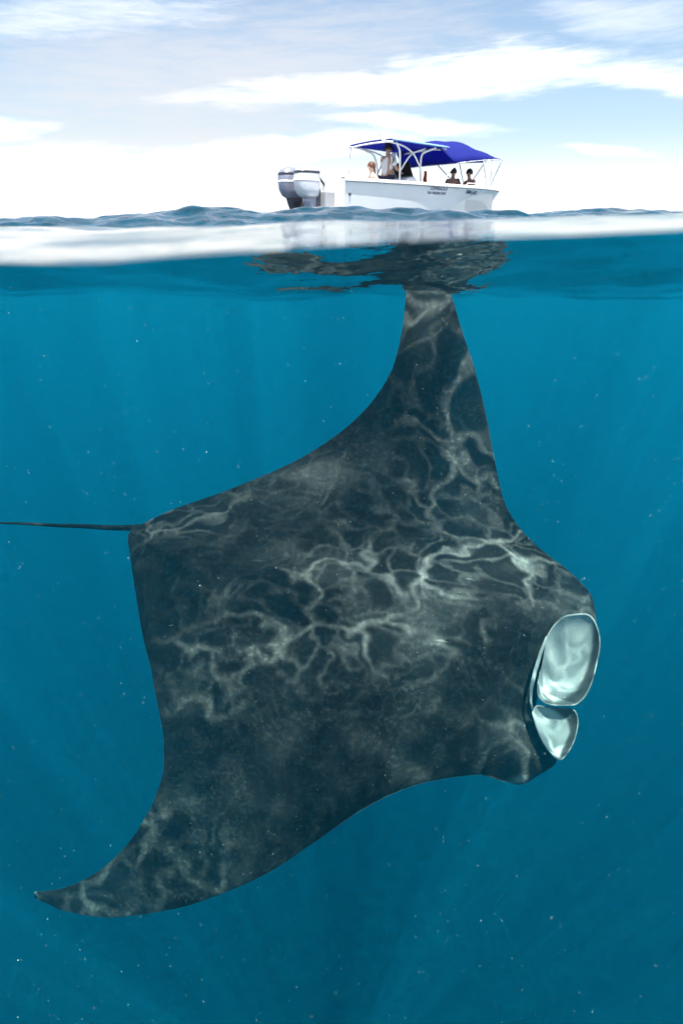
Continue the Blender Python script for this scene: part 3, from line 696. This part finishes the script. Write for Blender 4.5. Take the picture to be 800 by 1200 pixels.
# ------------------------------------------------------------------ people on board
SKIN_T = mat("tanned_skin", (0.36, 0.20, 0.13), 0.55, vary=0.1); SKIN_L = mat("light_skin", (0.62, 0.42, 0.32), 0.55, vary=0.08)
HAIR = mat("dark_hair", (0.018, 0.012, 0.010), 0.6); HAIRB = mat("auburn_hair", (0.10, 0.03, 0.018), 0.6)
SHIRT = mat("pale_grey_shirt", (0.58, 0.60, 0.64), 0.85, bump=0.3); NAVY = mat("navy_cloth", (0.012, 0.014, 0.045), 0.85, bump=0.3); REDC = mat("dark_red_cloth", (0.22, 0.025, 0.02), 0.85)
EYEM = mat("eye_dark", (0.02, 0.02, 0.02), 0.2)
def grow(name, J, E, root):
    me = bpy.data.meshes.new("tmp"); keys = list(J); me.from_pydata([J[k][0] for k in keys], [(keys.index(a), keys.index(b)) for a, b in E], [])
    bm = bmesh.new(); bm.from_mesh(me); ly = bm.verts.layers.skin.verify(); bm.verts.ensure_lookup_table()
    for i, k in enumerate(keys):
        r = J[k][1]; bm.verts[i][ly].radius = (r, r) if not isinstance(r, tuple) else r; bm.verts[i][ly].use_root = (k == root)
    bm.to_mesh(me); bm.free()
    o = bpy.data.objects.new("tmp", me); COL.objects.link(o)
    s = o.modifiers.new("skin", 'SKIN'); s.use_smooth_shade = True; u = o.modifiers.new("sub", 'SUBSURF'); u.levels = 2; u.render_levels = 2
    dg = bpy.context.evaluated_depsgraph_get(); res = bpy.data.meshes.new_from_object(o.evaluated_get(dg)); bpy.data.objects.remove(o); res.name = name
    return res
def ball(name, c, r, seg=14, cut=None):
    V, F = [], []; n, m = seg, seg//2
    for i in range(m+1):
        ph = math.pi*i/m
        if cut: ph *= cut
        for j in range(n):
            th = 2*math.pi*j/n; V.append((c[0]+r[0]*math.sin(ph)*math.cos(th), c[1]+r[1]*math.sin(ph)*math.sin(th), c[2]+r[2]*math.cos(ph)))
    for i in range(m):
        for j in range(n):
            a = i*n+j; b = i*n+(j+1) % n; F.append((a, a+n, b+n, b))
    return fixn(pydata(name, V, F))
def person(label, loc, rz, J, skin, hair=HAIR, long_hair=False, shirt=None, shorts=None, hat=None, top=None, group=None):
    """J: joints in the person's own frame, +x forward; loc in the boat's frame"""
    p = empty("person", (0, 0, 0)); tag(p, label, "person", group)
    J = dict(J)
    hc = Vector(J['head'][0]); f = Vector(J['face']) if 'face' in J else Vector((1, 0, 0)); J.pop('face', None); f.normalize(); sd_ = Vector((-f.y, f.x, 0)).normalized()
    J['nose'] = (tuple(hc+f*0.105+Vector((0, 0, -0.01))), 0.014); J['chin'] = (tuple(hc+f*0.06+Vector((0, 0, -0.085))), 0.04)
    E = [('pelvis', 'spine'), ('spine', 'chest'), ('chest', 'neckb'), ('neckb', 'neck'), ('neck', 'head'), ('head', 'crown'), ('head', 'nose'), ('head', 'chin')]
    for s in 'LR':
        E += [('chest', 'sho'+s), ('sho'+s, 'elb'+s), ('elb'+s, 'wri'+s), ('wri'+s, 'pal'+s), ('pelvis', 'hip'+s), ('hip'+s, 'kne'+s), ('kne'+s, 'ank'+s), ('ank'+s, 'toe'+s)]
        wr, el = Vector(J['wri'+s][0]), Vector(J['elb'+s][0]); d = (wr-el).normalized(); side = d.cross(Vector((0, 0, 1)))
        side = side.normalized() if side.length > 0.1 else Vector((0, 1, 0)); dn = Vector((0, 0, -1))
        pal = wr+d*0.07; J['pal'+s] = (tuple(pal), 0.026)
        for q in range(5):
            if q == 0:   # thumb leaves the side of the palm near the wrist
                a = wr+d*0.03+side*0.02; b = a+d*0.035+side*0.035+dn*0.01; par = 'wri'+s
            else:
                a = pal+side*(0.036-0.024*(q-1)); b = a+d*(0.045+0.008*(1 if q in (2, 3) else 0))+dn*0.012; par = 'pal'+s
            c = b+d*0.025+dn*0.022
            J['f%d%sa' % (q, s)] = (tuple(a), 0.0095); J['f%d%sb' % (q, s)] = (tuple(b), 0.0085); J['f%d%sc' % (q, s)] = (tuple(c), 0.0075)
            E += [(par, 'f%d%sa' % (q, s)), ('f%d%sa' % (q, s), 'f%d%sb' % (q, s)), ('f%d%sb' % (q, s), 'f%d%sc' % (q, s))]
    link("body", grow("body", J, E, 'pelvis'), skin, p)
    def cloth(name, keys, edges, m, extra, root):
        K = {k: (J[k][0], (J[k][1] if not isinstance(J[k][1], tuple) else max(J[k][1]))+extra) for k in keys}
        link(name, grow(name, K, edges, root), m, p)
    def mid(a, b, q): return tuple(Vector(J[a][0]).lerp(Vector(J[b][0]), q))
    for s in 'LR':
        J['slv'+s] = (mid('sho'+s, 'elb'+s, 0.75), 0.05); J['leg'+s] = (mid('hip'+s, 'kne'+s, 0.8), 0.085)
    if shirt: cloth("shirt", ['pelvis', 'spine', 'chest', 'shoL', 'shoR', 'slvL', 'slvR'], [('pelvis', 'spine'), ('spine', 'chest'), ('chest', 'shoL'), ('chest', 'shoR'), ('shoL', 'slvL'), ('shoR', 'slvR')], shirt, 0.018, 'pelvis')
    if top: cloth("swim_top", ['spine', 'chest'], [('spine', 'chest')], top, 0.012, 'chest')
    if shorts: cloth("shorts", ['pelvis', 'hipL', 'hipR', 'legL', 'legR'], [('pelvis', 'hipL'), ('pelvis', 'hipR'), ('hipL', 'legL'), ('hipR', 'legR')], shorts, 0.02, 'pelvis')
    hb = ball("hair", tuple(hc-f*0.018+Vector((0, 0, 0.022))), (0.112, 0.102, 0.118), 18, 0.60)
    link("hair", hb, hair, p)
    if long_hair: link("hair", grow("hair", {'a': (tuple(hc-f*0.05), 0.085), 'b': (tuple(hc-f*0.10+Vector((0, 0, -0.14))), 0.06), 'c': (tuple(hc-f*0.09+Vector((0, 0, -0.28))), 0.03)}, [('a', 'b'), ('b', 'c')], 'a'), hair, p)
    for s in (-1, 1): link("eye", ball("eye", tuple(hc+f*0.088+sd_*(0.034*s)+Vector((0, 0, 0.012))), (0.011, 0.011, 0.011), 8), EYEM, p)
    if hat:
        c = hc+Vector((0, 0, 0.035)); rows = []
        for r_, z in ((0.19, -0.012), (0.20, 0.0), (0.118, 0.018), (0.114, 0.05), (0.108, 0.10), (0.085, 0.125), (0.01, 0.132)):
            rows.append([(c.x+r_*math.cos(a)*1.05, c.y+r_*math.sin(a), c.z+z-0.025*(abs(math.cos(a))*r_/0.2 if r_ > 0.15 else 0)) for a in np.linspace(0, 2*math.pi, 24, endpoint=False)])
        h = link("hat", fixn(grid("hat", rows, True)), hat, p); md = h.modifiers.new("thickness", 'SOLIDIFY'); md.thickness = 0.008
    bpy.context.view_layer.update()
    mw = boat.matrix_world @ Matrix.Translation(loc) @ Matrix.Rotation(rz, 4, 'Z')
    p.matrix_world = mw
    return p
bpy.context.view_layer.update()
def standing():
    J = {'pelvis': ((0, 0, .95), .13), 'spine': ((0, 0, 1.14), .125), 'chest': ((.01, 0, 1.33), .145), 'neckb': ((.01, 0, 1.47), .07), 'neck': ((.02, 0, 1.53), .055), 'head': ((.04, 0, 1.63), .092), 'crown': ((.03, 0, 1.71), .07)}
    for s, k in ((1, 'L'), (-1, 'R')):
        J.update({'sho'+k: ((.0, .19*s, 1.41), .062), 'elb'+k: ((.12, .25*s, 1.15), .046), 'wri'+k: ((.36, .17*s, 1.10), .032),
                  'hip'+k: ((0, .09*s, .90), .098), 'kne'+k: ((.03, .11*s, .49), .066), 'ank'+k: ((-.01, .11*s, .08), .045), 'toe'+k: ((.15, .13*s, .035), .034)})
    return J
def sitting(lean=0.0, arms='lap'):
    J = {'pelvis': ((0, 0, .11), .13), 'spine': ((.02+lean*.15, 0, .30), .12), 'chest': ((.03+lean*.4, 0, .48), .135), 'neckb': ((.04+lean*.55, 0, .62), .062), 'neck': ((.05+lean*.62, 0, .68), .05), 'head': ((.08+lean*.7, 0, .78), .09), 'crown': ((.07+lean*.7, 0, .86), .068)}
    cx = .03+lean*.42
    for s, k in ((1, 'L'), (-1, 'R')):
        if arms == 'lap': el, wr = (cx+.06, .25*s, .30), (cx+.26, .16*s, .19)
        elif arms == 'prop': el, wr = (cx-.12, .27*s, .30), (cx-.16, .30*s, .06)
        J.update({'sho'+k: ((cx, .175*s, .56), .055), 'elb'+k: (el, .042), 'wri'+k: (wr, .03), 'hip'+k: ((.04, .09*s, .09), .095), 'kne'+k: ((.46, .12*s, .10), .066), 'ank'+k: ((.46, .12*s, -.30), .044), 'toe'+k: ((.60, .13*s, -.345), .032)})
    return J
J = standing()
person("person standing at the helm in a dark sun hat and pale grey shirt", (2.20, -0.20, 0.275), 0.1, J, SKIN_T, shirt=SHIRT, shorts=NAVY, hat=NAVY)
J = sitting(0.0, 'prop'); J['face'] = (0.85, 0.35, 0)
person("bare-shouldered person in a dark red swim top sitting beside the helm on the stern bench", (1.36, -0.62, 0.62), R(162), J, SKIN_L, hair=HAIRB, long_hair=True, top=REDC, shorts=REDC)
J = sitting(-0.05, 'lap')
person("dark-haired person on the bow deck with only head and neck above the gunwale", (5.15, 0.05, 0.72), R(20), J, SKIN_T, shirt=NAVY, shorts=NAVY)
J = sitting(-0.35, 'prop'); J['face'] = (-0.9, -0.4, 0)
person("shirtless person leaning back at the very bow with bare shoulder showing", (5.95, -0.05, 0.72), R(0), J, SKIN_T, shorts=NAVY)
# cloth hanging at the forward canopy leg
rows = []
for k in range(9):
    z = 1.42-0.05*k; rows.append([(3.34+0.012*math.sin(k*1.3+q*2), -0.56+0.05*(q-1.5)*(0.6+0.06*k), z-0.01*abs(q-1.5)) for q in range(4)])
tw = link("hanging_towel", grid("hanging_towel", rows), REDC); md = tw.modifiers.new("thickness", 'SOLIDIFY'); md.thickness = 0.02
tw.matrix_world = boat.matrix_world.copy()
tag(tw, "small dark red towel hanging from the forward canopy leg", "towel")
